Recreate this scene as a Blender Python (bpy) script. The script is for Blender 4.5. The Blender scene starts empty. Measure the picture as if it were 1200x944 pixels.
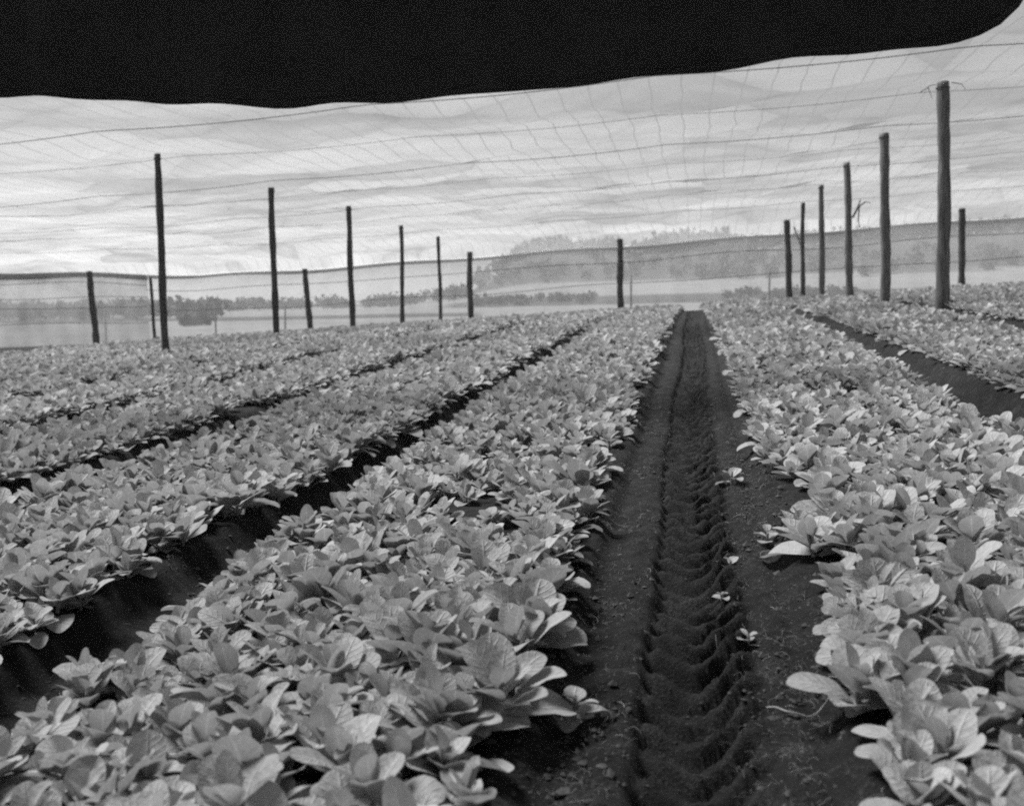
import bpy, math, random
import numpy as np
from mathutils import Matrix, Vector

rng = np.random.default_rng(7)
random.seed(7)
scene = bpy.context.scene
COL = scene.collection
EYE = 1.0            # camera height above the soil under it
TILT = 0.0456        # the field climbs to the right

# ------------------------------------------------------------------ helpers
def tag(o, label=None, cat=None, group=None, kind=None):
    if label: o['label'] = label
    if cat: o['category'] = cat
    if group: o['group'] = group
    if kind: o['kind'] = kind
    return o

def mesh_np(name, verts, faces, mat, parent=None, uv=None, attrs=None, smooth=True):
    """verts (n,3); faces (m,4) or (m,3)"""
    verts = np.asarray(verts, np.float32); faces = np.asarray(faces, np.int32)
    me = bpy.data.meshes.new(name)
    me.vertices.add(len(verts)); me.vertices.foreach_set('co', verts.ravel())
    m, k = faces.shape
    me.loops.add(m * k); me.loops.foreach_set('vertex_index', faces.ravel())
    me.polygons.add(m)
    me.polygons.foreach_set('loop_start', np.arange(m, dtype=np.int32) * k)
    me.polygons.foreach_set('loop_total', np.full(m, k, np.int32))
    me.polygons.foreach_set('use_smooth', np.full(m, smooth, bool))
    if uv is not None:
        l = me.uv_layers.new(name='uv')
        l.data.foreach_set('uv', np.asarray(uv, np.float32)[faces.ravel()].ravel())
    for an, av in (attrs or {}).items():
        a = me.attributes.new(an, 'FLOAT', 'POINT')
        a.data.foreach_set('value', np.asarray(av, np.float32))
    me.update(calc_edges=True)
    me.materials.append(mat)
    o = bpy.data.objects.new(name, me); COL.objects.link(o)
    if parent: o.parent = parent
    return o

def grid_faces(nu, nv):
    i = np.arange(nu - 1)[:, None] * nv + np.arange(nv - 1)[None, :]
    i = i.ravel()
    return np.stack([i, i + nv, i + nv + 1, i + 1], 1)

def vnoise(x, y, seed=0):
    """smooth value noise, -1..1"""
    x = np.asarray(x, np.float64); y = np.asarray(y, np.float64)
    xi = np.floor(x).astype(np.int64); yi = np.floor(y).astype(np.int64)
    fx = x - xi; fy = y - yi
    fx = fx * fx * (3 - 2 * fx); fy = fy * fy * (3 - 2 * fy)
    def h(a, b):
        n = (a * 374761393 + b * 668265263 + seed * 982451653) & 0xFFFFFFFF
        n = ((n ^ (n >> 13)) * 1274126177) & 0xFFFFFFFF
        n = n ^ (n >> 16)
        return (n & 0xFFFF) / 32767.5 - 1.0
    a = h(xi, yi); b = h(xi + 1, yi); c = h(xi, yi + 1); d = h(xi + 1, yi + 1)
    return (a * (1 - fx) + b * fx) * (1 - fy) + (c * (1 - fx) + d * fx) * fy

def fbm(x, y, n=4, seed=0):
    s = 0; a = 1; t = 0
    for k in range(n):
        s = s + a * vnoise(np.asarray(x) * 2 ** k, np.asarray(y) * 2 ** k, seed + k); t += a; a *= .5
    return s / t

def sstep(a, b, x):
    t = np.clip((np.asarray(x, float) - a) / (b - a), 0, 1)
    return t * t * (3 - 2 * t)

def tube(path, radii, n=10, cap=True):
    """verts, faces(quads) of a tube along a list of points"""
    P = np.asarray(path, float); m = len(P)
    T = np.gradient(P, axis=0); T /= np.linalg.norm(T, axis=1)[:, None] + 1e-9
    ref = np.array([0, 0, 1.]) if abs(T[0][2]) < .8 else np.array([1., 0, 0])
    V = []
    for k in range(m):
        u = np.cross(T[k], ref); u /= np.linalg.norm(u) + 1e-9
        v = np.cross(T[k], u)
        a = np.arange(n) / n * 2 * math.pi
        V.append(P[k] + np.outer(np.cos(a), u) * radii[k] + np.outer(np.sin(a), v) * radii[k])
    V = np.concatenate(V)
    F = []
    for k in range(m - 1):
        for j in range(n):
            F.append((k * n + j, k * n + (j + 1) % n, (k + 1) * n + (j + 1) % n, (k + 1) * n + j))
    if cap:
        for base, k in ((0, 0), ((m - 1) * n, m - 1)):
            c = len(V); V = np.vstack([V, P[k]])
            for j in range(0, n, 2):
                F.append((c, base + j, base + (j + 1) % n, base + (j + 2) % n))
    return V, np.array(F, np.int32)

def join_parts(parts):
    V = []; F = []; o = 0
    for v, f in parts:
        V.append(v); F.append(f + o); o += len(v)
    return np.concatenate(V), np.concatenate(F)

# ------------------------------------------------------------------ materials
def new_mat(name):
    m = bpy.data.materials.new(name); m.use_nodes = True
    nt = m.node_tree; nt.nodes.clear()
    return m, nt, nt.nodes, nt.links

def N(nt, t, **kw):
    n = nt.nodes.new(t)
    for k, v in kw.items():
        if k in n.inputs.keys(): n.inputs[k].default_value = v
        else: setattr(n, k, v)
    return n

def g(v): return (v, v, v, 1)

def ramp(nt, fac, stops):
    r = nt.nodes.new('ShaderNodeValToRGB')
    while len(r.color_ramp.elements) > 1: r.color_ramp.elements.remove(r.color_ramp.elements[-1])
    r.color_ramp.elements[0].position = stops[0][0]; r.color_ramp.elements[0].color = g(stops[0][1])
    for p, v in stops[1:]:
        e = r.color_ramp.elements.new(p); e.color = g(v)
    nt.links.new(fac, r.inputs['Fac'])
    return r.outputs['Color']

def math_n(nt, op, a, b=None, c=None):
    n = nt.nodes.new('ShaderNodeMath'); n.operation = op
    for i, v in enumerate((a, b, c)):
        if v is None: continue
        if isinstance(v, (int, float)): n.inputs[i].default_value = v
        else: nt.links.new(v, n.inputs[i])
    return n.outputs[0]

LEAF_BASE = 0.27
def leaf_material():
    m, nt, nd, L = new_mat('seedling_leaf')
    at = N(nt, 'ShaderNodeAttribute', attribute_name='tone')
    uv = N(nt, 'ShaderNodeUVMap', uv_map='uv')
    sep = N(nt, 'ShaderNodeSeparateXYZ'); L.new(uv.outputs[0], sep.inputs[0])
    ax = math_n(nt, 'ABSOLUTE', sep.outputs[0])                       # 0 midrib .. 1 edge
    mid = ramp(nt, ax, [(0, 1), (.05, .7), (.12, 0)])
    # side veins slant toward the tip
    ph = math_n(nt, 'SUBTRACT', math_n(nt, 'MULTIPLY', sep.outputs[1], 7.0), math_n(nt, 'MULTIPLY', ax, 1.6))
    vein = math_n(nt, 'SINE', math_n(nt, 'MULTIPLY', ph, 6.2832))
    veinr = ramp(nt, math_n(nt, 'MULTIPLY_ADD', vein, .5, .5), [(.8, 0), (1, .5)])
    geo = N(nt, 'ShaderNodeNewGeometry')
    nz = N(nt, 'ShaderNodeTexNoise', Scale=55.0, Detail=3.0); L.new(geo.outputs['Position'], nz.inputs['Vector'])
    nz2 = N(nt, 'ShaderNodeTexNoise', Scale=400.0, Detail=2.0); L.new(geo.outputs['Position'], nz2.inputs['Vector'])
    mott = math_n(nt, 'MULTIPLY_ADD', nz.outputs['Fac'], .5, .75)
    gr = math_n(nt, 'MULTIPLY_ADD', nz2.outputs['Fac'], .5, .75)
    tone = math_n(nt, 'MULTIPLY', math_n(nt, 'MULTIPLY', at.outputs['Fac'], mott), gr)
    veins = math_n(nt, 'MAXIMUM', mid, veinr)
    f = math_n(nt, 'MULTIPLY_ADD', veins, .35, 1.0)
    val = math_n(nt, 'MULTIPLY', math_n(nt, 'MULTIPLY', tone, f), LEAF_BASE)
    comb = N(nt, 'ShaderNodeCombineColor'); [L.new(val, comb.inputs[i]) for i in range(3)]
    bp = N(nt, 'ShaderNodeBump', Strength=.6, Distance=.006)
    hb = math_n(nt, 'MULTIPLY_ADD', veins, -1.0, math_n(nt, 'MULTIPLY', nz.outputs['Fac'], 1.2))
    L.new(hb, bp.inputs['Height'])
    pr = N(nt, 'ShaderNodeBsdfPrincipled', Roughness=.55)
    pr.inputs['Specular IOR Level'].default_value = .15
    L.new(comb.outputs[0], pr.inputs['Base Color']); L.new(bp.outputs[0], pr.inputs['Normal'])
    tr = N(nt, 'ShaderNodeBsdfTranslucent'); L.new(comb.outputs[0], tr.inputs['Color'])
    mx = N(nt, 'ShaderNodeMixShader', Fac=.3)
    L.new(pr.outputs[0], mx.inputs[1]); L.new(tr.outputs[0], mx.inputs[2])
    out = N(nt, 'ShaderNodeOutputMaterial'); L.new(mx.outputs[0], out.inputs[0])
    return m

def ground_material():
    m, nt, nd, L = new_mat('field_soil')
    geo = N(nt, 'ShaderNodeNewGeometry')
    a = N(nt, 'ShaderNodeAttribute', attribute_name='land')            # 0 tilled soil, else far land albedo
    n1 = N(nt, 'ShaderNodeTexNoise', Scale=9.0, Detail=8.0, Roughness=.7); L.new(geo.outputs['Position'], n1.inputs['Vector'])
    n2 = N(nt, 'ShaderNodeTexNoise', Scale=120.0, Detail=4.0, Roughness=.7); L.new(geo.outputs['Position'], n2.inputs['Vector'])
    s = math_n(nt, 'MULTIPLY', n1.outputs['Fac'], n2.outputs['Fac'])
    soil = ramp(nt, s, [(.1, .005), (.27, .014), (.40, .048)])
    n3 = N(nt, 'ShaderNodeTexNoise', Scale=.05, Detail=6.0, Roughness=.65); L.new(geo.outputs['Position'], n3.inputs['Vector'])
    far = math_n(nt, 'MULTIPLY', a.outputs['Fac'], math_n(nt, 'MULTIPLY_ADD', n3.outputs['Fac'], 1.0, .5))
    fc = N(nt, 'ShaderNodeCombineColor'); [L.new(far, fc.inputs[i]) for i in range(3)]
    mix = N(nt, 'ShaderNodeMix', data_type='RGBA')
    L.new(math_n(nt, 'GREATER_THAN', a.outputs['Fac'], .012), mix.inputs[0])
    L.new(soil, mix.inputs[6]); L.new(fc.outputs[0], mix.inputs[7])
    bp = N(nt, 'ShaderNodeBump', Strength=1.0, Distance=.02)
    L.new(math_n(nt, 'ADD', n2.outputs['Fac'], n1.outputs['Fac']), bp.inputs['Height'])
    pr = N(nt, 'ShaderNodeBsdfPrincipled', Roughness=.9)
    pr.inputs['Specular IOR Level'].default_value = .15
    L.new(mix.outputs[2], pr.inputs['Base Color']); L.new(bp.outputs[0], pr.inputs['Normal'])
    out = N(nt, 'ShaderNodeOutputMaterial'); L.new(pr.outputs[0], out.inputs[0])
    return m

def simple(name, v, rough=.8, scale=(20, 20, 20), var=.5, bump=.3, spec=.2):
    m, nt, nd, L = new_mat(name)
    tc = N(nt, 'ShaderNodeTexCoord'); mp = N(nt, 'ShaderNodeMapping'); mp.inputs['Scale'].default_value = scale
    L.new(tc.outputs['Object'], mp.inputs[0])
    n1 = N(nt, 'ShaderNodeTexNoise', Scale=1.0, Detail=6.0, Roughness=.65); L.new(mp.outputs[0], n1.inputs['Vector'])
    c = ramp(nt, n1.outputs['Fac'], [(.25, v * (1 - var)), (.75, v * (1 + var))])
    bp = N(nt, 'ShaderNodeBump', Strength=bump, Distance=.01); L.new(n1.outputs['Fac'], bp.inputs['Height'])
    pr = N(nt, 'ShaderNodeBsdfPrincipled', Roughness=rough); pr.inputs['Specular IOR Level'].default_value = spec
    L.new(c, pr.inputs['Base Color']); L.new(bp.outputs[0], pr.inputs['Normal'])
    out = N(nt, 'ShaderNodeOutputMaterial'); L.new(pr.outputs[0], out.inputs[0])
    return m

def cloth_material(name, dens_lo, dens_hi, seam, seam_axis=0, white=.8, mottle=(.12, .3, .3), seam_dens=.9, seam_w=.03, trans=.75, patches=0.0):
    """open gauze: part see-through holes, part pale threads that scatter light"""
    m, nt, nd, L = new_mat(name)
    geo = N(nt, 'ShaderNodeNewGeometry')
    mp = N(nt, 'ShaderNodeMapping'); mp.inputs['Scale'].default_value = mottle
    mp.inputs['Rotation'].default_value = (0, 0, .35)
    L.new(geo.outputs['Position'], mp.inputs[0])
    n1 = N(nt, 'ShaderNodeTexNoise', Scale=1.0, Detail=5.0, Roughness=.6, Distortion=.6); L.new(mp.outputs[0], n1.inputs['Vector'])
    d = ramp(nt, n1.outputs['Fac'], [(.3, dens_lo), (.7, dens_hi)])
    n2 = N(nt, 'ShaderNodeTexNoise', Scale=14.0, Detail=3.0, Roughness=.7); L.new(geo.outputs['Position'], n2.inputs['Vector'])
    d = math_n(nt, 'MULTIPLY', d, math_n(nt, 'MULTIPLY_ADD', n2.outputs['Fac'], .3, .85))
    # overlapped, folded lengths of cloth: wide soft-edged patches
    vp = N(nt, 'ShaderNodeMapping'); vp.inputs['Scale'].default_value = (mottle[0] * 1.6, mottle[1] * 1.4, mottle[2] * 1.4); vp.inputs['Rotation'].default_value = (0, 0, -.5)
    L.new(geo.outputs['Position'], vp.inputs[0])
    vo = N(nt, 'ShaderNodeTexVoronoi', Scale=1.0); L.new(vp.outputs[0], vo.inputs['Vector'])
    sc = N(nt, 'ShaderNodeSeparateColor'); L.new(vo.outputs['Color'], sc.inputs[0])
    d = math_n(nt, 'MULTIPLY', d, math_n(nt, 'MULTIPLY_ADD', sc.outputs[0], .5 * patches, 1 - .25 * patches))
    ve = N(nt, 'ShaderNodeTexVoronoi', Scale=1.0, feature='DISTANCE_TO_EDGE'); L.new(vp.outputs[0], ve.inputs['Vector'])
    fold = ramp(nt, ve.outputs['Distance'], [(0, .09 * patches), (.03, .06 * patches), (.11, 0)])
    d = math_n(nt, 'ADD', d, fold)
    if seam:
        sx = N(nt, 'ShaderNodeSeparateXYZ'); L.new(geo.outputs['Position'], sx.inputs[0])
        nw = N(nt, 'ShaderNodeTexNoise', Scale=.35, Detail=2.0); L.new(geo.outputs['Position'], nw.inputs['Vector'])
        c = math_n(nt, 'ADD', sx.outputs[seam_axis], math_n(nt, 'MULTIPLY', nw.outputs['Fac'], .35))
        fr = math_n(nt, 'FRACT', math_n(nt, 'DIVIDE', c, seam))
        is_s = math_n(nt, 'LESS_THAN', fr, seam_w / seam)
        d = math_n(nt, 'MAXIMUM', d, math_n(nt, 'MULTIPLY', is_s, seam_dens))
    d = math_n(nt, 'MINIMUM', d, .97)
    tp = N(nt, 'ShaderNodeBsdfTransparent')
    tl = N(nt, 'ShaderNodeBsdfTranslucent', Color=g(white)); df = N(nt, 'ShaderNodeBsdfDiffuse', Color=g(white))
    a = N(nt, 'ShaderNodeMixShader', Fac=trans); L.new(df.outputs[0], a.inputs[1]); L.new(tl.outputs[0], a.inputs[2])
    b = N(nt, 'ShaderNodeMixShader'); L.new(d, b.inputs[0]); L.new(tp.outputs[0], b.inputs[1]); L.new(a.outputs[0], b.inputs[2])
    out = N(nt, 'ShaderNodeOutputMaterial'); L.new(b.outputs[0], out.inputs[0])
    return m

M_LEAF = leaf_material()
M_SOIL = ground_material()
M_WOOD = simple('weathered_post_wood', .06, .85, (34, 34, 2.2), .85, 1.0)
M_WOOD2 = simple('grey_post_wood', .13, .85, (34, 34, 2.2), .85, 1.0)
M_WIRE = simple('rusty_wire', .05, .6, (60, 60, 60), .3, 0)
M_ADDED_SHEET = simple('added_sheet_black', .016, .9, (3, 3, 3), .4, .3, .1)  # for the added sheet that stands in for the dark band
M_STRAW = simple('dry_straw', .22, .8, (40, 40, 40), .5, 0)
M_CLOD = simple('dry_clod', .05, .95, (60, 60, 60), .5, .4, .1)
M_ROOTLET = simple('rootlet', .11, .9, (50, 50, 50), .5, 0)
M_TWIG = simple('dry_twig', .1, .8, (40, 40, 40), .5, 0)
M_ROOF = cloth_material('roof_gauze', .28, .66, .46, 0, white=.085, mottle=(.22, .30, .3), seam_dens=.74, seam_w=.022, trans=.62, patches=1.0)
M_WALL = cloth_material('wall_gauze', .58, .70, .92, 0, white=.16, mottle=(.12, .12, .3), seam_dens=.62, seam_w=.05, trans=.5)
M_WALL_D = cloth_material('wall_gauze_dense',   .78, .9, .92, 0, white=.30, mottle=(.15, .15, .5), seam_dens=.7, seam_w=.05, trans=.4)
M_HEM = cloth_material('hem_gauze', .8, .95, 0, 0, white=.42, mottle=(.3, .3, .5), trans=.4)
M_FARLEAF = simple('far_foliage', .055, .8, (.3, .3, .3), .6, 0)

# ------------------------------------------------------------------ terrain
FURROWS = [-15.46, -13.74, -12.02, -10.3, -8.58, -6.86, -5.14, -3.42, -1.70, 1.76, 3.53, 5.3, 7.05, 8.8, 10.55, 12.3]
BEDS = [(-1.49, -.31), (.27, 1.55)]
for a_, b_ in zip(FURROWS[:8], FURROWS[1:9]): BEDS.append((a_ + .2, b_ - .2))
for a_, b_ in zip(FURROWS[9:-1], FURROWS[10:]): BEDS.append((a_ + .2, b_ - .2))

_ys = np.linspace(-20, 60, 1601)
_sl = .0267 + (-.009 - .0267) * sstep(14, 34, _ys)
_sv = np.cumsum(_sl) * (_ys[1] - _ys[0]); _sv -= np.interp(0, _ys, _sv)

def base(x, y):
    """soil height without beds"""
    x = np.asarray(x, float); y = np.asarray(y, float)
    xc = 30 * np.tanh(x / 30)
    near = np.interp(y, _ys, _sv) + TILT * np.where(np.abs(x) < 14, x, xc * 1.0 + np.sign(x) * (14 - 30 * np.tanh(14 / 30)))
    th = 812 + 1335 * x / np.maximum(y, 1.0)                       # bearing, in the photograph's own terms
    valley = -1.9 + .5 * fbm(x / 60, y / 60, 3, 5)
    hill_a = sstep(430, 640, th)
    slope = 11 * sstep(380, 760, y) * hill_a
    hill = (36 + 9 * sstep(850, 1250, th) + 5 * fbm(x / 130, y / 500, 3, 9)) * sstep(720, 1150, y) * sstep(520, 640, th)
    farh = 14 * sstep(1200, 2600, y) + 2.5 * fbm(x / 400, y / 900, 3, 3) * sstep(900, 2000, y)
    far = valley + slope + hill + farh * .15
    k = sstep(50, 95, y)
    return near * (1 - k) + far * k

def bed_h(x, y):
    d = np.full(np.shape(x), -.045)
    for a_, b_ in BEDS:
        w = .09
        d = np.maximum(d, -.045 + .095 * sstep(a_ - w * .9, a_ + w * .4, x) * (1 - sstep(b_ - w * .4, b_ + w * .9, x)))
    for f in FURROWS:
        d = d - .035 * np.exp(-((x - f) / .12) ** 2)
    return d

def rut_h(x, y):
    """the tyre track down the path: steep left lip, bowl floor, chevron lug marks"""
    xw = x + .010 * vnoise(y * 6, x * 0, 17) + .006 * vnoise(y * 19, x * 0, 18) - .018 * np.sin(y * .55 + .6) - .008 * np.sin(y * 1.9)
    left = sstep(-.155, -.105, xw)
    right = 1 - sstep(.03, .17, xw)
    ins = left * right
    bowl = 1 - .55 * np.clip((xw + .02) / .13, -1, 1) ** 2
    depth = -.078 * ins * bowl - .012 * np.exp(-((xw + .115) / .02) ** 2)
    arm = np.abs(xw + .015)
    ph = (y - 1.15 * np.sqrt(arm * arm + .0016)) / .145
    ph = ph + .15 * vnoise(y * 1.1, x * 2, 21) + .07 * vnoise(y * 7, x * 20, 23)
    fr = ph - np.floor(ph)
    lug = sstep(.04, .2, fr) * (1 - sstep(.46, .66, fr))
    amp = .062 * sstep(-.135, -.105, xw) * (1 - sstep(.08, .16, xw)) * np.clip(1.05 + .5 * vnoise(y * 2.3, x * 7, 31), .65, 1.4)
    # earth pushed up along the right of the wheel
    lip = .018 * np.exp(-((xw - .2) / .05) ** 2) + .012 * np.exp(-((xw + .2) / .045) ** 2)
    fade = 1 - sstep(30, 44, y)
    rough = .006 * fbm(x * 30, y * 30, 3, 61) * sstep(-.2, -.12, x) * (1 - sstep(.15, .25, x))
    return (depth + amp * (lug * (.95 + .22 * vnoise(x * 24, y * 24, 15)) - .22) + lip + rough) * fade

def soil(x, y):
    x = np.asarray(x, float); y = np.asarray(y, float)
    inside = (1 - sstep(43, 47, y)) * sstep(-17.5, -16, x) * (1 - sstep(12.6, 13.4, x))
    path = sstep(-.36, -.28, x) * (1 - sstep(.22, .32, x))
    b = bed_h(x, y) * (1 - path) + 0.0 * path
    return base(x, y) + (b + rut_h(x, y)) * inside

def axis(segs):
    out = [segs[0][0]]
    for a_, b_, st in segs:
        n = max(1, int(round((b_ - a_) / st)))
        out += list(np.linspace(a_, b_, n + 1)[1:])
    return np.array(out)
def geo_axis(start, end, first, ratio):
    v = [start]; st = first
    while v[-1] < end: v.append(v[-1] + st); st *= ratio
    return np.array(v[1:])

xs = axis([(-17, -5, .12), (-5, -2.15, .055), (-2.15, -1.4, .022), (-1.4, -.44, .04), (-.44, -.2, .02), (-.2, .24, .011), (.24, .4, .02), (.4, 4, .055), (4, 14, .12)])
xs = np.concatenate([-17 - geo_axis(0, 5000, .6, 1.09)[::-1], xs, 14 + geo_axis(0, 5000, .6, 1.09)])
ys = axis([(-8, 1.2, .25), (1.2, 6, .014), (6, 11, .022), (11, 20, .05), (20, 50, .25)])
ys = np.concatenate([-8 - geo_axis(0, 600, 1, 1.3)[::-1], ys, 50 + geo_axis(0, 7000, .8, 1.035)])
GX, GY = np.meshgrid(xs, ys, indexing='ij')
GZ = soil(GX, GY)
near = (np.abs(GX) < 6) & (GY < 22) & (GY > 0)
clod = .008 * fbm(GX * 14, GY * 14, 3, 41) + (.016 * np.abs(fbm(GX * 22, GY * 22, 3, 47)) * (GY < 9)) + .011 * np.abs(fbm(GX * 26, GY * 26, 2, 43)) + .016 * fbm(GX * 3.1, GY * 3.1, 3, 51)
GZ = GZ + np.where(near, clod, 0)
# what grows on the far land: pale stubble, dark pasture strips, wooded hillside
th = 812 + 1335 * GX / np.maximum(GY, 1)
wig = 60 * fbm(GX / 160, GY / 600, 3, 61)
land = np.where(GY > 49, .19, 0.0)
strip = np.abs(GY + wig * .5 - 250) < 38
land = np.where((GY > 49) & strip & (th < 560), .05, land)
strip2 = np.abs(GY + wig - 470) < 55
land = np.where((GY > 49) & strip2 & (th > 520), .05, land)
land = np.where((GY + wig * 1.2 > 800),   .05 + .025 * vnoise(GX / 40, GY / 90, 71), land)
ground = mesh_np('ground', np.stack([GX, GY, GZ], -1).reshape(-1, 3), grid_faces(len(xs), len(ys))[:, ::-1], M_SOIL,
                 attrs={'land': land.ravel()})
tag(ground, 'dark tilled soil with raised beds, furrows and a tyre track', None, None, 'structure')

# ------------------------------------------------------------------ far trees: one wood nobody could count
def crown_cloud(trees, per):
    """many leaf-clump faces through every crown"""
    V = []
    for (x, y, z, h, w) in trees:
        n = per
        u = rng.normal(size=(n, 3)); u /= np.linalg.norm(u, axis=1)[:, None]
        r = rng.random(n) ** .4
        lob = 1 + .35 * np.sin(u[:, 0] * 4 + x) * np.cos(u[:, 1] * 5 + y)
        c = u * (r * lob)[:, None] * np.array([w / 2, w / 2, h * .42]) + np.array([x, y, z + h * .55])
        s = w * (.10 + .10 * rng.random(n))
        a = rng.normal(size=(n, 3)); a /= np.linalg.norm(a, axis=1)[:, None]
        b = np.cross(a, rng.normal(size=(n, 3))); b /= np.linalg.norm(b, axis=1)[:, None]
        q = np.stack([c - a * s[:, None], c + b * s[:, None] * .8, c + a * s[:, None], c - b * s[:, None] * .8], 1)
        V.append(q.reshape(-1, 3))
    V = np.concatenate(V)
    return V, np.arange(len(V), dtype=np.int32).reshape(-1, 4)

trees = []
def row_of(px0, px1, y0, dy, h0, h1, n):
    for k in range(n):
        px = random.uniform(px0, px1); y = y0 + random.uniform(-dy, dy)
        x = (px - 812) / 1335 * y
        trees.append((x, y, float(base(x, y)) - .3, random.uniform(h0, h1), random.uniform(h0, h1) * 1.1))
row_of(-100, 560, 640, 60, 5, 9, 230)
row_of(-100, 250, 300, 40, 3.5, 6.5, 60)
row_of(190, 222, 170, 10, 2.2, 3.4, 6)
row_of(560, 700, 470, 30, 3, 5, 40)
row_of(850, 1000, 470, 30, 3, 5, 40)
row_of(560, 1400, 1120, 70, 9, 17, 330)
row_of(770, 850, 1110, 60, 14, 22, 35)
row_of(560, 1400, 880, 90, 6, 12, 160)
cv, cf = crown_cloud(trees, 46)
tk = []
for (x, y, z, h, w) in trees:
    tk.append(tube([(x, y, z - .5), (x, y, z + h * .6)], [h * .03, h * .015], 6, False))
tv, tf = join_parts(tk)
wood = mesh_np('far_wood', np.concatenate([cv, tv]), np.concatenate([cf, tf + len(cv)]), M_FARLEAF, smooth=False)
tag(wood, 'far-off woodland and hedges on the hill beyond the gauze wall', 'woodland', None, 'stuff')

# ------------------------------------------------------------------ roof cloth, wires, added black sheet
Y_WALL = 46.5
X0, X1 = -34.0, 22.0
WIRES_Y = [-3.0, 1.8, 5.5, 9.2, 14.2, 17.0, 20.4, 24.6, 28.0, 32.3, 36.6, 41.6]
def roof_plane(x, y):
    xx = np.asarray(x, float)
    drop = .62 * np.clip((np.asarray(y, float) - 38.5) / (Y_WALL - 38.5), 0, 1) ** 1.6
    xf = np.where(xx > -16, xx, -16 + (xx + 16) * .2)
    return EYE + 3.22 + TILT * xf - drop
def wire_sag(x):
    u = (np.asarray(x, float) - 3.85) / 4.35
    fr = u - np.floor(u)
    return -.06 * 4 * fr * (1 - fr)
def roof_z(x, y):
    x = np.asarray(x, float); y = np.asarray(y, float)
    w = np.array(WIRES_Y + [Y_WALL])
    i = np.clip(np.searchsorted(w, y, side='right') - 1, 0, len(w) - 2)
    fr = np.clip((y - w[i]) / (w[i + 1] - w[i]), 0, 1)
    belly = -.14 * 4 * fr * (1 - fr) * (.7 + .5 * vnoise(x * .3, i * 3.7, 81))
    folds = .085 * fbm(x * .8 + y * .45, y * .35 - x * .15, 3, 91) + .03 * np.abs(vnoise(x * .7 - y * .5, y * .25 + x * .3, 93)) + .012 * np.sin((x + .4 * y) * 5 + 3 * vnoise(x * .3, y * .3, 95))
    return roof_plane(x, y) + .012 + (wire_sag(x) + belly + folds)
rx = np.arange(X0, X1 + .01, .16); ry = np.concatenate([np.arange(-8, 10, .4), np.arange(10, Y_WALL, .14), [Y_WALL]])
RX, RY = np.meshgrid(rx, ry, indexing='ij')
RZ = roof_z(RX, RY)
edge = sstep(Y_WALL - .6, Y_WALL, RY)
HEMZ = lambda x: EYE + np.interp(x, [-36, -29, -25, -21, -16, 22], [1.75, 1.62, 1.5, 1.32, 1.46, 3.2]) + .04 * np.sin(np.asarray(x) * .9)
RZ = RZ * (1 - edge) + (HEMZ(RX) + .03) * edge
roof = mesh_np('shade_cloth_roof', np.stack([RX, RY, RZ], -1).reshape(-1, 3), grid_faces(len(rx), len(ry)), M_ROOF)
tag(roof, 'pale gauze shade cloth stretched overhead across the whole tent', 'shade cloth')

ORD = ['first', 'second', 'third', 'fourth', 'fifth', 'sixth', 'seventh', 'eighth', 'ninth', 'tenth', 'eleventh', 'twelfth', 'thirteenth', 'fourteenth']
vis = [w for w in WIRES_Y if w > 9]
for k, wy in enumerate(vis):
    px_ = np.arange(X0 + .2, X1, .35)
    pz = roof_plane(px_, wy) + wire_sag(px_) - .018
    pth = np.stack([px_, wy + .10 * vnoise(px_ * .2, wy, 5) + (px_ + 4) * .03 * math.sin(wy * 5), pz], 1)
    r = .007 if k % 2 == 0 else .004
    v, f = tube(pth, [r] * len(pth), 6)
    o = mesh_np('support_wire', v, f, M_WIRE)
    tag(o, f'sagging {"thick" if k % 2 == 0 else "thin"} wire crossing under the roof cloth, ' + ('the one the black sheet hangs from' if k == 0 else f'{ORD[k - 1]} one beyond the black sheet'), 'wire', 'wires under the roof cloth')

# added black sheet standing in for a dark band overhead, its lower edge sagging
hem = [(-18, 2.2), (-12, 2.1), (-8, 1.98), (-6.36, 1.903), (-5.55, 1.835), (-4.93, 1.784), (-4.32, 1.726), (-3.65, 1.681), (-2.99, 1.649), (-2.19, 1.659), (-1.42, 1.676), (-.57, 1.727),
       (.26, 1.783), (.9, 1.813), (1.3, 1.835), (1.7, 1.86), (2.1, 1.895), (2.4, 2.03), (2.6, 2.4), (2.72, 2.9)]
hx = np.arange(-18, 2.72, .045)
hz = EYE + np.interp(hx, [p[0] for p in hem], [p[1] for p in hem])
hz = np.convolve(np.pad(hz, 5, mode='edge'), np.ones(11) / 11, 'valid') + .012 * vnoise(hx * 2.3, hx * 0, 7)
tt = np.linspace(0, 1, 26)
CX = np.repeat(hx[:, None], 26, 1)
topz = roof_z(hx, np.full_like(hx, 9.2)) - .03
CZ = topz[:, None] * (1 - tt) + hz[:, None] * tt
CY = 9.2 + (.07 * np.sin(CX * 5.2 + 2 * vnoise(CX * .6, CX * 0, 9)) + .05 * fbm(CX * 1.4, CZ * 1.2, 3, 12)) * (.35 + .65 * tt[None, :])
CX = CX + .05 * np.sin(CX * 10.4) * tt[None, :]
front = np.stack([CX, CY, CZ], -1).reshape(-1, 3); back = front + np.array([0, .014, 0])
gf = grid_faces(len(hx), 26); nt_ = len(front)
rim = [(i * 26 + 25, (i + 1) * 26 + 25, (i + 1) * 26 + 25 + nt_, i * 26 + 25 + nt_) for i in range(len(hx) - 1)]
stand_in = mesh_np('added_sheet', np.concatenate([front, back]), np.concatenate([gf, gf[:, ::-1] + nt_, np.array(rim, np.int32)]), M_ADDED_SHEET)
tag(stand_in, 'added black sheet under the gauze roof, standing in for a dark band', 'stand_in')
roll = np.stack([hx, np.interp(hx, hx, CY[:, -1]), hz], 1)[::3]
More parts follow.
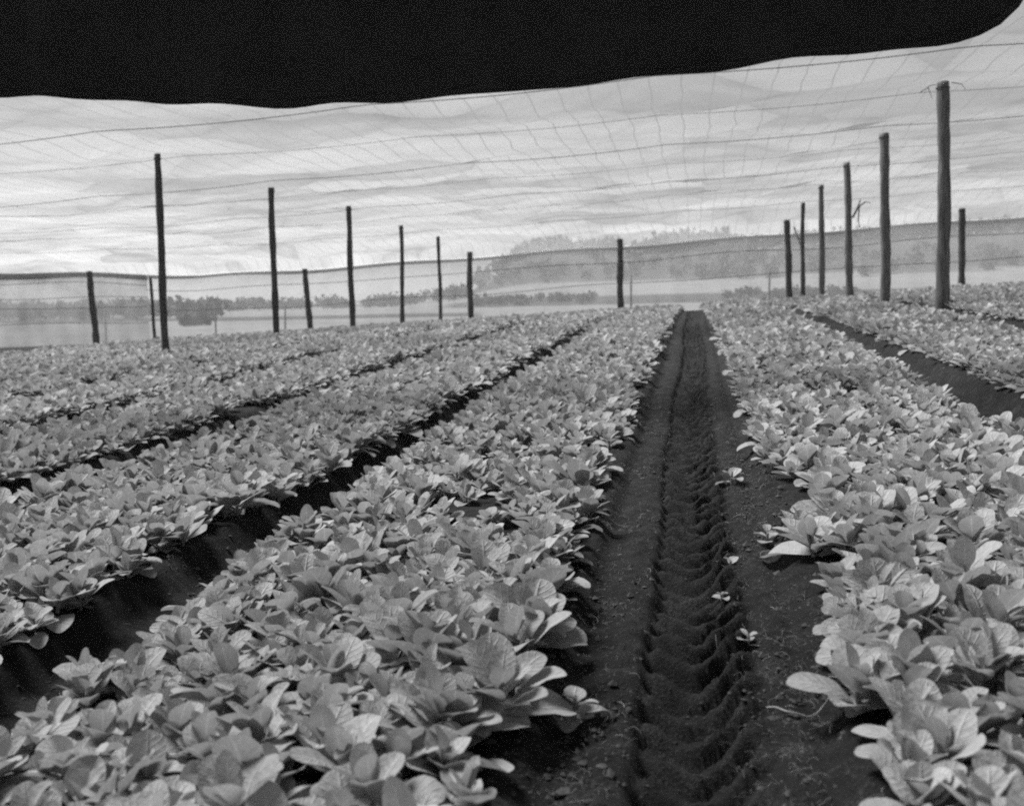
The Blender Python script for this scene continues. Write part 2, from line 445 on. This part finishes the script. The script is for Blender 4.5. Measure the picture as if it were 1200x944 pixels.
v, f = tube(roll, .028 + .008 * np.sin(roll[:, 0] * 7), 8)
mesh_np('hem', v, f, M_ADDED_SHEET, stand_in)

# ------------------------------------------------------------------ gauze walls at the far end
def cloth_wall(xa, xb, yw, mat, label, wires_h, hem_h, seed):
    wx = np.arange(xa, xb + .01, .22); wt = np.linspace(0, 1, 22)
    zt = HEMZ(wx); zb = base(wx, np.full_like(wx, yw)) + .02
    WX = np.repeat(wx[:, None], 22, 1)
    WZ = zb[:, None] + (zt - zb)[:, None] * wt[None, :]
    WY = yw + .09 * fbm(WX * .7, WZ * .5, 3, seed) + .03 * np.sin(WX * 6.8 + np.sin(WZ)) * (1 - wt[None, :] * .5)
    o = mesh_np('gauze_wall', np.stack([WX, WY, WZ], -1).reshape(-1, 3), grid_faces(len(wx), 22), mat)
    tag(o, label, 'cloth wall', None)
    # doubled hem, folded over the top wire
    hh = hem_h * (.6 + .4 * (.5 + .5 * vnoise(wx * .35, wx * 0, seed + 3)))
    prof = [(-.05, 0.0), (-.06, -.5), (-.045, -1.0), (.045, -1.0), (.14, -.5), (.05, .04), (-.05, 0.0)]
    HV = np.stack([np.stack([wx, np.full_like(wx, yw - .06 + p[0]) + .04 * vnoise(wx * .8, wx * 0 + p[0], seed), zt + .02 + p[1] * hh], 1) for p in prof], 1)
    mesh_np('hem', HV.reshape(-1, 3), grid_faces(len(wx), len(prof)), M_HEM, o)
    for wz in wires_h:
        p = np.stack([wx, np.full_like(wx, yw - .17), zb + (zt - zb) * wz + .04 * np.sin(wx * .7 + wz * 9)], 1)
        v, f = tube(p, [.012] * len(p), 5)
        mesh_np('wire', v, f, M_WIRE, o)
    return o
cloth_wall(-23.5, 22.0, Y_WALL + .35, M_WALL, 'pale see-through gauze wall closing the far end of the field', [.45, .78], .16, 101)
cloth_wall(-36.0, -23.1, Y_WALL - .1, M_WALL_D, 'darker doubled gauze wall panel at the far left corner', [.3, .52, .66, .86], .30, 131)

# ------------------------------------------------------------------ posts
def post(xb, yb, xt, zt, r, label, group, mat=M_WOOD, buried=.35, seed=0, name='wooden_post'):
    zb = float(base(xb, yb)) - buried
    zt = min(zt + EYE, float(roof_z(xt, yb)) - .02)
    n = 60; rr = random.Random(seed)
    t = np.linspace(0, 1, n)
    bx = .012 * np.sin(t * 4 + seed) + .008 * np.sin(t * 9 + seed * 2)
    P = np.stack([xt * t + xb * (1 - t) - xb + bx, .012 * np.cos(t * 5 + seed), (zt - zb) * t], 1)
    # knots swell the trunk here and there
    rad = r * (1.06 - .16 * t) * (1 + .05 * np.sin(t * 17 + seed) + .04 * np.sin(t * 41 + seed * 3))
    v, f = tube(P, rad, 14)
    ang = np.arctan2(v[:, 1] - P[0, 1], v[:, 0])
    dr = r * (.10 * vnoise(ang * 1.9 + seed, v[:, 2] * 1.6, seed) + .07 * vnoise(ang * 5, v[:, 2] * 5, seed + 1))
    v[:, 0] += dr * np.cos(ang); v[:, 1] += dr * np.sin(ang)
    o = bpy.data.objects.new(name, None); COL.objects.link(o); o.empty_display_size = .2
    o.location = (xb, yb, zb)
    tag(o, label, 'post', group)
    mesh_np('shaft', v, f, mat, o)
    # wire stapled round the head
    zz = (zt - zb) - .09; rr_ = rad[-1] * 1.12
    a = np.linspace(0, 2 * math.pi, 17)
    ring = np.stack([P[-1, 0] + np.cos(a) * rr_, P[-1, 1] + np.sin(a) * rr_, zz + .012 * np.sin(a * 2)], 1)
    rv, rf = tube(ring, [.009] * 17, 6, False)
    mesh_np('wire_tie', rv, rf, M_WIRE, o)
    return o

LEFT = [(-9.25, 18.98, -9.20, 2.670, .064), (-9.25, 24.5, -9.24, 2.6, .072), (-9.25, 30.39, -9.28, 2.656, .078), (-9.25, 35.83, -9.21, 2.452, .070), (-9.25, 41.53, -9.29, 2.394, .068)]
for k, (xb, yb, xt, zt, r) in enumerate(LEFT):
    lab = ['tall dark post of the left row standing nearest the camera', 'second tall post back in the left row, with a slight left lean',
           'third tall post back in the left row', 'fourth post back in the left row, just before the thin crooked one',
           'thin crooked post with knots, farthest of the left row'][k]
    post(xb, yb, xt, zt, r, lab, 'roof posts of the left row', M_WOOD, seed=k + 1)
RIGHT = [(3.85, 18.55, 3.78, 3.17, .10), (3.85, 24.03, 3.79, 3.16, .097), (3.85, 29.53, 3.79, 3.21, .092), (3.85, 35.66, 3.84, 3.24, .088), (3.85, 41.64, 3.84, 3.205, .078)]
rp = []
for k, (xb, yb, xt, zt, r) in enumerate(RIGHT):
    lab = ['thick weathered post of the right row standing nearest the camera', 'second post back in the right row, pale grey and thick',
           'third post back in the right row', 'fourth post back in the right row, beside a hanging twig',
           'thin post fifth back in the right row'][k]
    rp.append(post(xb, yb, xt, zt, r, lab, 'roof posts of the right row', M_WOOD2 if k < 4 else M_WOOD, seed=k + 11))
WALLP = [(-25.6, 46.1, -25.77, 1.62, .14, 'blurred leaning post in the dark gauze panel at far left'),
         (-23.0, 46.3, -23.05, 1.3, .07, 'thin pole at the corner where the dark and pale gauze walls meet'),
         (-15.96, 46.4, -16.16, 1.49, .12, 'short post leaning left against the far gauze wall'),
         (-9.09, 46.5, -9.09, 2.014, .115, 'upright end wall post right of the crooked post'),
         (-2.88, 46.5, -2.91, 2.36, .125, 'lone dark end wall post left of the path end'),
         (3.81, 46.5, 3.67, 2.936, .125, 'end wall post leaning at the far end of the right row'),
         (10.27, 46.5, 10.24, 3.18, .13, 'end wall post just right of the thick near post')]
for k, (xb, yb, xt, zt, r, lab) in enumerate(WALLP):
    q = .972; xb, yb, xt, zt = xb * q, yb * q, xt * q, zt * q
    post(xb, yb, xt, zt, r, lab, 'posts along the end wall', M_WOOD, seed=k + 31, name='wall_post')
# thin stakes outside, seen through the cloth
for k, (px, y, h, lab) in enumerate([(98, 50, 1.25, 'thin stake outside the dark gauze panel at far left'), (241, 50.5, 1.3, 'pale stake outside the gauze, right of the nearest left post'),
                                (329, 51, .95, 'thin stake outside the gauze beside the short leaning post'), (742, 50.5, 1.5, 'thin stake outside the gauze beside the lone end wall post'),
                                (896, 51, 1.3, 'thin stake outside the gauze left of the right row')]):
    x = (px - 812) / 1335 * y * 1.02
    zb = float(base(x, y))
    v, f = tube([(0, 0, -.3), (.01, 0, h * .5), (.03, .01, h + .25)], [.05, .045, .04], 8)
    o = mesh_np('stake', v, f, M_WOOD2); o.location = (x, y, zb)
    tag(o, lab, 'stake', 'stakes outside the gauze wall')

# twigs caught on the right-row posts
def twig(name, origin, segs, mat, label):
    parts = [tube(s, np.linspace(r, r * .4, len(s)), 6) for s, r in segs]
    v, f = join_parts(parts)
    o = mesh_np(name, v, f, mat); o.location = origin
    tag(o, label, 'twig')
twig('twig', (3.72, 29.5, EYE + 1.95), [([(.2, 0, -.1), (.32, -.05, .15), (.5, -.02, .28), (.62, 0, .25)], .03), ([(.32, -.05, .15), (.38, -.1, .35)], .02), ([(.35, -.04, .18), (.33, -.05, -.2), (.38, 0, -.35)], .022)], M_TWIG,
     'dry twig sticking out from the third right-row post')
twig('hanging_twig', (3.0, 35.3, EYE + 2.0), [([(0, 0, 0), (.1, .05, -.3), (.2, 0, -.6), (.22, .02, -1.0)], .025), ([(.1, .05, -.3), (.28, .05, -.45)], .018)], M_STRAW,
     'pale hanging strand between two thin posts of the right row')
twig('cross_twig', (3.78, 18.4, EYE + 3.1), [([(-.36, -.02, -.10), (-.2, 0, .0), (0, 0, .02)], .008), ([(-.24, 0, -.03), (-.18, -.02, -.2)], .007), ([(.1, 0, .03), (.24, 0, .0), (.3, 0, -.08)], .008)], M_TWIG,
     'broken twigs by the head of the thick near right post')

# ------------------------------------------------------------------ tobacco seedlings
def leaf_shape(length, width, elev, curl, nl, nw, r):
    """one leaf in its own frame: x across, y outward, z up; returns verts (nl+1, nw+1, 3) and uv"""
    u_ = np.linspace(0, 1, nl + 1); t = 1 - (1 - u_) ** 1.55
    ang = elev - curl * t ** 1.4
    dy = np.cos(ang); dz = np.sin(ang)
    st = length * np.diff(t)
    cy_ = np.concatenate([[0], np.cumsum((dy[:-1] + dy[1:]) / 2 * st)])
    cz_ = np.concatenate([[0], np.cumsum((dz[:-1] + dz[1:]) / 2 * st)])
    tb = np.clip((t - .10) / .90, 0, 1)
    w = width * np.sin(np.pi * np.clip(tb, 0, 1) ** .88) ** .47 * .5
    w = np.where(t < .13, np.maximum(w * .5, width * .055), w)
    w[-1] = width * .06
    s = np.linspace(-1, 1, nw + 1)
    side = s[None, :] * w[:, None]
    cup = r.uniform(.05, .4) * np.abs(s[None, :]) ** 1.3 * w[:, None]
    wav = .05 * w[:, None] * np.sin(t[:, None] * r.uniform(5, 9) * 1.5 + r.uniform(0, 6) + (s[None, :] > 0) * 2) * np.abs(s[None, :]) ** 2
    twist = r.uniform(-.35, .35) * t[:, None]
    h = cup + wav
    xx = side * np.cos(twist) - h * np.sin(twist); hh = h * np.cos(twist) + side * np.sin(twist)
    V = np.stack([xx, cy_[:, None] - hh * dz[:, None], cz_[:, None] + hh * dy[:, None]], -1)
    bend = r.uniform(-.25, .25)
    V[..., 0] += bend * length * t[:, None] ** 2 * .5
    U = np.stack([np.repeat(s[None, :], nl + 1, 0), np.repeat(t[:, None], nw + 1, 1)], -1)
    return V, U

def make_plant(seed, nl, nw, nleaf, size=1.0, flat=0.0, pieces=False):
    r = random.Random(seed)
    VV = []; FF = []; UU = []; TT = []; o = 0
    a0 = r.uniform(0, 6.28)
    for k in range(nleaf):
        f = k / max(1, nleaf - 1)                     # 0 outer old leaf .. 1 inner young leaf
        L = size * r.uniform(.080, .130) * (1 - .42 * f ** 2)
        W = L * r.uniform(.62, .84)
        elev = math.radians((20 + 52 * f + r.uniform(-20, 20)) * (1 - flat))
        curl = math.radians(r.uniform(15, 62)) * (1 - .4 * f)
        V, U = leaf_shape(L, W, elev, curl, nl, nw, r)
        a = a0 + k * 2.4 + r.uniform(-.3, .3)
        c, s = math.cos(a), math.sin(a)
        X = V[..., 0] * c - V[..., 1] * s; Y = V[..., 0] * s + V[..., 1] * c
        off = .012 * size * (1 - f)
        V = np.stack([X - s * off, Y + c * off, V[..., 2] + size * (.02 + .055 * f)], -1)
        VV.append(V.reshape(-1, 3)); UU.append(U.reshape(-1, 2))
        FF.append(grid_faces(nl + 1, nw + 1) + o); o += (nl + 1) * (nw + 1)
        TT.append(np.full((nl + 1) * (nw + 1), r.uniform(.86, 1.14) * (1.0 + .12 * f)))
    # the short stem
    NFV, NFF = o, sum(len(q_) for q_ in FF)
    sv, sf = tube([(0, 0, -.05), (0, 0, .02), (.003, 0, size * .085)], [.007, .006, .004], 6, False)
    VV.append(sv); FF.append(sf + o); UU.append(np.full((len(sv), 2), .5)); TT.append(np.full(len(sv), .8))
    if pieces: return VV, [q_ - q_.min() for q_ in FF], UU, TT, NFV
    return np.concatenate(VV), np.concatenate(FF), np.concatenate(UU), np.concatenate(TT)

# where they grow: a loose grid in every bed
spots = []
def sow(xa, xb, ya, yb, sp):
    nx = max(1, int((xb - xa) / sp)); ny = int((yb - ya) / sp)
    for j in range(ny):
        for i in range(nx):
            x = xa + (i + .5 + .25 * (j % 2) + random.uniform(-.38, .38)) * (xb - xa) / nx
            y = ya + (j + .5 + random.uniform(-.4, .4)) * sp
            spots.append((x, y, sp))
END = 44.5
def starts(x):          # first y that can be seen in that bed
    return .9 if abs(x) < 2 else max(.9, abs(x) / .62 - .8 if x < 0 else x / .32 - 2.2)
for (a_, b_) in BEDS:
    y0 = max(.6, starts((a_ + b_) / 2) - 1.0)
    A, B = a_ + .11, b_ - .11
    if a_ == -1.49: A = a_ - .05
    if b_ < -1.8 and b_ > -2: B = b_ - .01
    if b_ == 1.55: B = b_ - .05
    if 1.9 < a_ < 2: A = a_ + .03
    if b_ < -3: A, B = a_ + .08, b_ - .07
    if a_ == .27: A = a_ + .04
    if y0 < 10: sow(A, B, y0, 10, .096); y0 = 10
    if y0 < 20: sow(A, B, y0, 20, .122); y0 = 20
    sow(A, B, y0, END, .16)
S = np.array(spots)
# ragged edges, thin patches
keep = np.ones(len(S), bool)
gap = fbm(S[:, 0] * 1.1, S[:, 1] * .9, 3, 77)
keep &= ~((gap < -.42) & (rng.random(len(S)) < .7))
keep &= ~((S[:, 0] < -1.41) & (S[:, 0] > -1.6) & (S[:, 1] < 3.2))
keep &= ~((S[:, 0] > .2) & (S[:, 0] < .45) & (S[:, 1] > 3.3) & (S[:, 1] < 5.2) & (rng.random(len(S)) < .8))
S = S[keep]
S[:, 0] += .05 * fbm(S[:, 1] * .8, S[:, 0] * 2, 2, 55)
vigor = .98 + .20 * fbm(S[:, 0] * .9, S[:, 1] * .7, 3, 88) + rng.normal(0, .15, len(S))
vigor = vigor * np.where((S[:, 0] > .4) & (S[:, 1] < 4.5), 1.05, 1.0)
vigor = np.clip(vigor, .62, 1.45) * np.where(S[:, 1] > 20, 1.22, np.where(S[:, 1] > 10, 1.06, 1.0))
Z = soil(S[:, 0], S[:, 1])

# camera model (also used below to find which plants show largest)
YAW, PITCH, ROLL = 0.15873, 0.090043, math.radians(1.2)
F_ = Vector((-math.sin(YAW) * math.cos(PITCH), math.cos(YAW) * math.cos(PITCH), -math.sin(PITCH)))
R0 = Vector((math.cos(YAW), math.sin(YAW), 0)); U0 = R0.cross(F_)
Rv = R0 * math.cos(ROLL) - U0 * math.sin(ROLL); Uv = R0 * math.sin(ROLL) + U0 * math.cos(ROLL)
Fn, Rn, Un = (np.array(v) for v in (F_, Rv, Uv))
P = np.stack([S[:, 0], S[:, 1], Z + .08], 1) - np.array([0, 0, EYE])
dep = P @ Fn; px = 600 + 1335 * (P @ Rn) / dep; py = 472 - 1335 * (P @ Un) / dep
infr = (dep > .5) & (px > -10) & (px < 1210) & (py < 960)
size_px = np.where(infr, vigor / np.maximum(dep, .1), 0)
N_IND = 288
order = np.argsort(-size_px)
ind = set(order[:N_IND].tolist())

protos = []
for k in range(26):
    VV, FF, UU, TT, nf = make_plant(100 + k, 8, 4, 9 + k % 4, pieces=True)
    offs = np.cumsum([0] + [len(v) for v in VV[:-2]])
    a_ = mesh_np('foliage', np.concatenate(VV[:-1]), np.concatenate([f + o_ for f, o_ in zip(FF[:-1], offs)]), M_LEAF, uv=np.concatenate(UU[:-1]), attrs={'tone': np.concatenate(TT[:-1])})
    b_ = mesh_np('stem', VV[-1], FF[-1], M_LEAF, uv=UU[-1], attrs={'tone': TT[-1]})
    protos.append((a_.data, b_.data)); bpy.data.objects.remove(a_); bpy.data.objects.remove(b_)
def zone(x):
    if -1.49 <= x <= -.62: return ('broad-leaved tobacco seedling crowded in the near end of the bed left of the tyre track', 'seedlings crowded in the bed left of the tyre track')
    if -.62 < x < 0: return ('tobacco seedling leaning out along the tyre track edge of the left-hand bed', 'seedlings along the left edge of the path')
    if 0 < x < .52: return ('tobacco seedling spreading over the path from the edge of the right-hand bed', 'seedlings along the right edge of the path')
    if x >= .52: return ('large-leaved tobacco seedling crowded in the near end of the bed right of the tyre track', 'seedlings crowded in the bed right of the tyre track')
    return ('tobacco seedling beyond the black furrow, at the near end of the far left bed', 'seedlings beyond the left furrow')
for i in sorted(ind):
    x, y, _ = S[i]
    if -1.9 < x < -1.49: lab = zone(-1.0)
    else: lab = zone(x)
    o = bpy.data.objects.new('tobacco_seedling', None); COL.objects.link(o); o.empty_display_size = .05
    for nm, me in zip(('foliage', 'stem'), random.choice(protos)):
        c = bpy.data.objects.new(nm, me); COL.objects.link(c); c.parent = o
    o.location = (x, y, Z[i] - .005)
    sc = vigor[i]
    o.scale = (sc, sc, sc * random.uniform(.75, 1.12))
    o.rotation_euler = (random.uniform(-.26, .26), random.uniform(-.26, .26), random.uniform(0, 6.28))
    if -.5 < x < -.2: o.rotation_euler[1] += .15
    tag(o, lab[0], 'seedling', lab[1])

# stragglers on the bare path, each told apart by where it grows
STRAG = [(.115, 3.75, .55, 'small lone seedling beside the tyre track, farther of the two on its right shoulder'),
         (.135, 2.95, .42, 'tiny lone seedling beside the tyre track, nearer of the two on its right shoulder'),
         (-.265, 2.44, .80, 'spread-leaved seedling standing clear at the near right corner of the left-hand bed'),
         (.165, 5.1, .72, 'lone seedling spreading on the path beside the gap in the right-hand bed'),
         (.25, 4.0, .6, 'seedling standing in the bare gap at the right edge of the path'),
         (.08, 3.35, .30, 'tiniest sprout on the path, between the two lone path seedlings')]
for k, (x, y, s, lab) in enumerate(STRAG):
    VV, FF, UU, TT, nf = make_plant(500 + k, 8, 4, 5 if k != 2 else 6, s, flat=.45, pieces=True)
    o = bpy.data.objects.new('tobacco_seedling', None); COL.objects.link(o); o.empty_display_size = .05
    for q_, (v, f, u, t) in enumerate(zip(VV, FF, UU, TT)):
        mesh_np('stem' if q_ == len(VV) - 1 else 'leaf', v, f, M_LEAF, o, uv=u, attrs={'tone': t})
    o.location = (x, y, float(soil(x, y)) + .004)
    tag(o, lab, 'seedling', 'lone seedlings on the path')

# the thousands beyond: one mass
def mass(idx, nl, nw, nleaf, nvar, seed):
    var = [make_plant(seed + k, nl, nw, nleaf) for k in range(nvar)]
    which = rng.integers(0, nvar, len(idx))
    V = []; F = []; U = []; T = []; o = 0
    for k in range(nvar):
        ii = idx[which == k]
        if not len(ii): continue
        v, f, u, t = var[k]
        n = len(ii); a = rng.random(n) * 6.283; c, s = np.cos(a), np.sin(a); sc = vigor[ii]
        tx = rng.normal(0, .17, n); ty = rng.normal(0, .17, n)
        x = v[None, :, 0] * c[:, None] - v[None, :, 1] * s[:, None]
        y = v[None, :, 0] * s[:, None] + v[None, :, 1] * c[:, None]
        z = v[None, :, 2] * np.ones((n, 1)) * rng.uniform(.75, 1.12, n)[:, None] + x * tx[:, None] + y * ty[:, None]
        W = np.stack([x * sc[:, None] + S[ii, 0][:, None], y * sc[:, None] + S[ii, 1][:, None], z * sc[:, None] + Z[ii][:, None] - .005], -1)
        V.append(W.reshape(-1, 3)); m = len(v)
        F.append((f[None] + (np.arange(n) * m)[:, None, None] + o).reshape(-1, 4)); o += n * m
        U.append(np.tile(u, (n, 1))); T.append((t[None, :] * rng.uniform(.88, 1.12, n)[:, None]).ravel())
    return V, F, U, T, o
rest = np.array([i for i in range(len(S)) if i not in ind])
d_ = S[rest, 1]
big = [[], [], [], []]; off = 0
for sel, (nl, nw, nlf, nv, sd) in ((d_ < 7, (6, 4, 10, 24, 1000)), ((d_ >= 7) & (d_ < 14), (4, 2, 9, 20, 2000)), (d_ >= 14, (3, 2, 8, 12, 3000))):
    V, F, U, T, cnt = mass(rest[sel], nl, nw, nlf, nv, sd)
    big[0] += V; big[1] += [f + off for f in F]; big[2] += U; big[3] += T; off += cnt
o = mesh_np('tobacco_seedbed', np.concatenate(big[0]), np.concatenate(big[1]), M_LEAF, uv=np.concatenate(big[2]), attrs={'tone': np.concatenate(big[3])})
tag(o, 'thousands of tobacco seedlings filling the long beds to the far wall', 'seedlings', None, 'stuff')
print('plants', len(S), 'faces', len(o.data.polygons))

# ------------------------------------------------------------------ straw and root bits on the bare soil
parts = []
for k in range(220):
    side = random.random()
    if side < .5: x = random.uniform(.08, .40)
    elif side < .8: x = random.uniform(-.38, -.14)
    else: x = random.uniform(-1.95, -1.5)
    y = 1.6 + 7 * random.random() ** 1.6
    L = random.uniform(.015, .075); a = random.uniform(0, 6.28); b = random.uniform(-1.3, 1.3)
    pts = []
    cx_, cy_ = x, y
    for j in range(5):
        pts.append((cx_, cy_, 0)); cx_ += math.cos(a) * L / 4; cy_ += math.sin(a) * L / 4; a += b * .3
    pts = np.array(pts); pts[:, 2] = soil(pts[:, 0], pts[:, 1]) + .004 + .010 * np.array([0, .6, 1, .6, .1]) * random.random()
    parts.append(tube(pts, [random.uniform(.0004, .0009)] * 5, 4, False))
v, f = join_parts(parts)
fine = []
for k in range(3000):
    c = random.random()
    x = random.gauss(.21, .07) if c < .55 else (random.gauss(-.25, .06) if c < .85 else random.uniform(-1.95, -1.5))
    if -.14 < x < .08: continue
    y = 1.6 + 6 * random.random() ** 1.5
    L = random.uniform(.012, .05); a = random.uniform(0, 6.28); b = random.uniform(-1.6, 1.6)
    pts = [(x, y, 0)]
    for j in range(4):
        pts.append((pts[-1][0] + math.cos(a) * L / 4, pts[-1][1] + math.sin(a) * L / 4, 0)); a += b * .4
    pts = np.array(pts); pts[:, 2] = float(soil(x, y)) + .004 + np.array([0, .5, 1, .6, 0]) * random.uniform(.002, .012)
    fine.append(tube(pts, [random.uniform(.0003, .0007)] * 5, 3, False))
fv, ff = join_parts(fine)
tag(mesh_np('rootlet_litter', fv, ff, M_ROOTLET), 'fine tangled rootlets and chaff on the dark soil', 'rootlets', None, 'stuff')
o = mesh_np('straw_litter', v, f, M_STRAW)
tag(o, 'bits of pale straw and root littered over the dark soil', 'straw', None, 'stuff')
# loose crumbs and clods of earth
ico = np.array([(0, 0, 1), (.9, 0, .3), (.2, .85, .35), (-.75, .5, .3), (-.7, -.55, .35), (.25, -.9, .3), (0, 0, -.5)])
icf = np.array([(0, 1, 2), (0, 2, 3), (0, 3, 4), (0, 4, 5), (0, 5, 1), (6, 2, 1), (6, 3, 2), (6, 4, 3), (6, 5, 4), (6, 1, 5)])
nC = 9000
cx_ = np.where(rng.random(nC) < .72, rng.uniform(-.42, .36, nC), rng.uniform(-1.95, -1.45, nC)); cy_ = 1.5 + 8 * rng.random(nC) ** 1.5
inr = (cx_ > -.13) & (cx_ < .1); cs = rng.gamma(2.0, .0022, nC) + .0015; cs = np.where(inr, cs * .45, cs); cs = np.minimum(cs, .022)
CV = ico[None] * (cs[:, None, None] * rng.uniform(.6, 1.3, (nC, 7, 3)))
a_ = rng.random(nC) * 6.28; ca, sa = np.cos(a_)[:, None], np.sin(a_)[:, None]
CV = np.stack([CV[..., 0] * ca - CV[..., 1] * sa, CV[..., 0] * sa + CV[..., 1] * ca, CV[..., 2]], -1) + np.stack([cx_, cy_, soil(cx_, cy_) + .002], 1)[:, None, :]
o = mesh_np('soil_crumbs', CV.reshape(-1, 3), (icf[None] + (np.arange(nC) * 7)[:, None, None]).reshape(-1, 3), M_CLOD, smooth=False)
tag(o, 'loose crumbs and clods of dark earth on the path and furrow', 'soil', None, 'stuff')
# one longer pale root lying by the right bed
def root(pts, r, lab):
    p = np.array(pts, float); p = np.stack([np.interp(np.linspace(0, len(p) - 1, 24), range(len(p)), p[:, c]) for c in (0, 1)], 1)
    z = soil(p[:, 0], p[:, 1]) + .014
    v, f = tube(np.column_stack([p, z]), np.linspace(r, r * .5, 24), 6)
    tag(mesh_np('dry_stalk', v, f, M_STRAW), lab, 'stalk')
root([(.155, 2.5), (.20, 2.44), (.235, 2.43), (.30, 2.5)], .002, 'pale dry forked stalk lying on the soil at the right bed edge')

# ------------------------------------------------------------------ light
w = bpy.data.worlds.new('World'); scene.world = w; w.use_nodes = True
nt = w.node_tree; nt.nodes.clear()
SUN_EL, SUN_AZ = math.radians(57), math.radians(-62)      # azimuth clockwise from +Y: ahead and to the left
sky = nt.nodes.new('ShaderNodeTexSky'); sky.sky_type = 'NISHITA'; sky.sun_disc = False
sky.sun_elevation = SUN_EL; sky.sun_rotation = SUN_AZ; sky.air_density = 1.0; sky.dust_density = 1.0; sky.ozone_density = 1.0
bw = nt.nodes.new('ShaderNodeRGBToBW'); bg = nt.nodes.new('ShaderNodeBackground'); bg.inputs['Strength'].default_value = .036
wo = nt.nodes.new('ShaderNodeOutputWorld')
nt.links.new(sky.outputs[0], bw.inputs[0]); nt.links.new(bw.outputs[0], bg.inputs['Color']); nt.links.new(bg.outputs[0], wo.inputs[0])
sd = bpy.data.lights.new('sun', 'SUN'); sd.energy = 5.0; sd.angle = math.radians(26); sd.color = (1, 1, 1)
so = bpy.data.objects.new('sun', sd); COL.objects.link(so)
dirv = Vector((math.sin(SUN_AZ) * math.cos(SUN_EL), math.cos(SUN_AZ) * math.cos(SUN_EL), math.sin(SUN_EL)))
so.rotation_euler = dirv.to_track_quat('Z', 'Y').to_euler(); so.location = (-10, -10, 30)

# ------------------------------------------------------------------ the hazy air itself
hm, hn, _, hl = new_mat('hazy_air')
pv = N(hn, 'ShaderNodeVolumePrincipled'); pv.inputs['Color'].default_value = g(.9); pv.inputs['Density'].default_value = .00045; pv.inputs['Anisotropy'].default_value = .2
ho = N(hn, 'ShaderNodeOutputMaterial'); hl.new(pv.outputs[0], ho.inputs['Volume'])
zlo, zhi = float(GZ.min()) - 1.0, float(max(GZ.max(), 80.0)) + 4
bx_ = [(x, y, z) for x in (float(xs[0]) - 5, float(xs[-1]) + 5) for y in (float(ys[0]) - 5, float(ys[-1]) + 5) for z in (zlo, zhi)]
haze = mesh_np('haze', bx_, [(0, 1, 3, 2), (4, 6, 7, 5), (0, 4, 5, 1), (2, 3, 7, 6), (0, 2, 6, 4), (1, 5, 7, 3)], hm, smooth=False)
tag(haze, 'thin pale haze over the far fields and hill', 'haze', None, 'stuff')

# ------------------------------------------------------------------ camera
cd = bpy.data.cameras.new('camera'); cam = bpy.data.objects.new('camera', cd); COL.objects.link(cam)
cd.sensor_width = 36; cd.sensor_fit = 'HORIZONTAL'; cd.lens = 36 * 1335 / 1200
cd.clip_start = .05; cd.clip_end = 20000
m = Matrix((Rv, Uv, -F_)).transposed().to_4x4(); m.translation = Vector((0, 0, EYE))
cam.matrix_world = m
cd.dof.use_dof = True; cd.dof.focus_distance = 4.5; cd.dof.aperture_fstop = 4.0
scene.camera = cam

scene.view_settings.view_transform = 'Standard'
try: scene.view_settings.look = 'None'
except Exception: pass
scene.view_settings.exposure = 1.78
scene.view_settings.gamma = 1
scene.render.film_transparent = False
scene.cycles.transparent_max_bounces = 12
scene.cycles.max_bounces = 8
scene.cycles.sample_clamp_indirect = 2.0
scene.cycles.filter_width = 2.0
scene.cycles.use_denoising = False
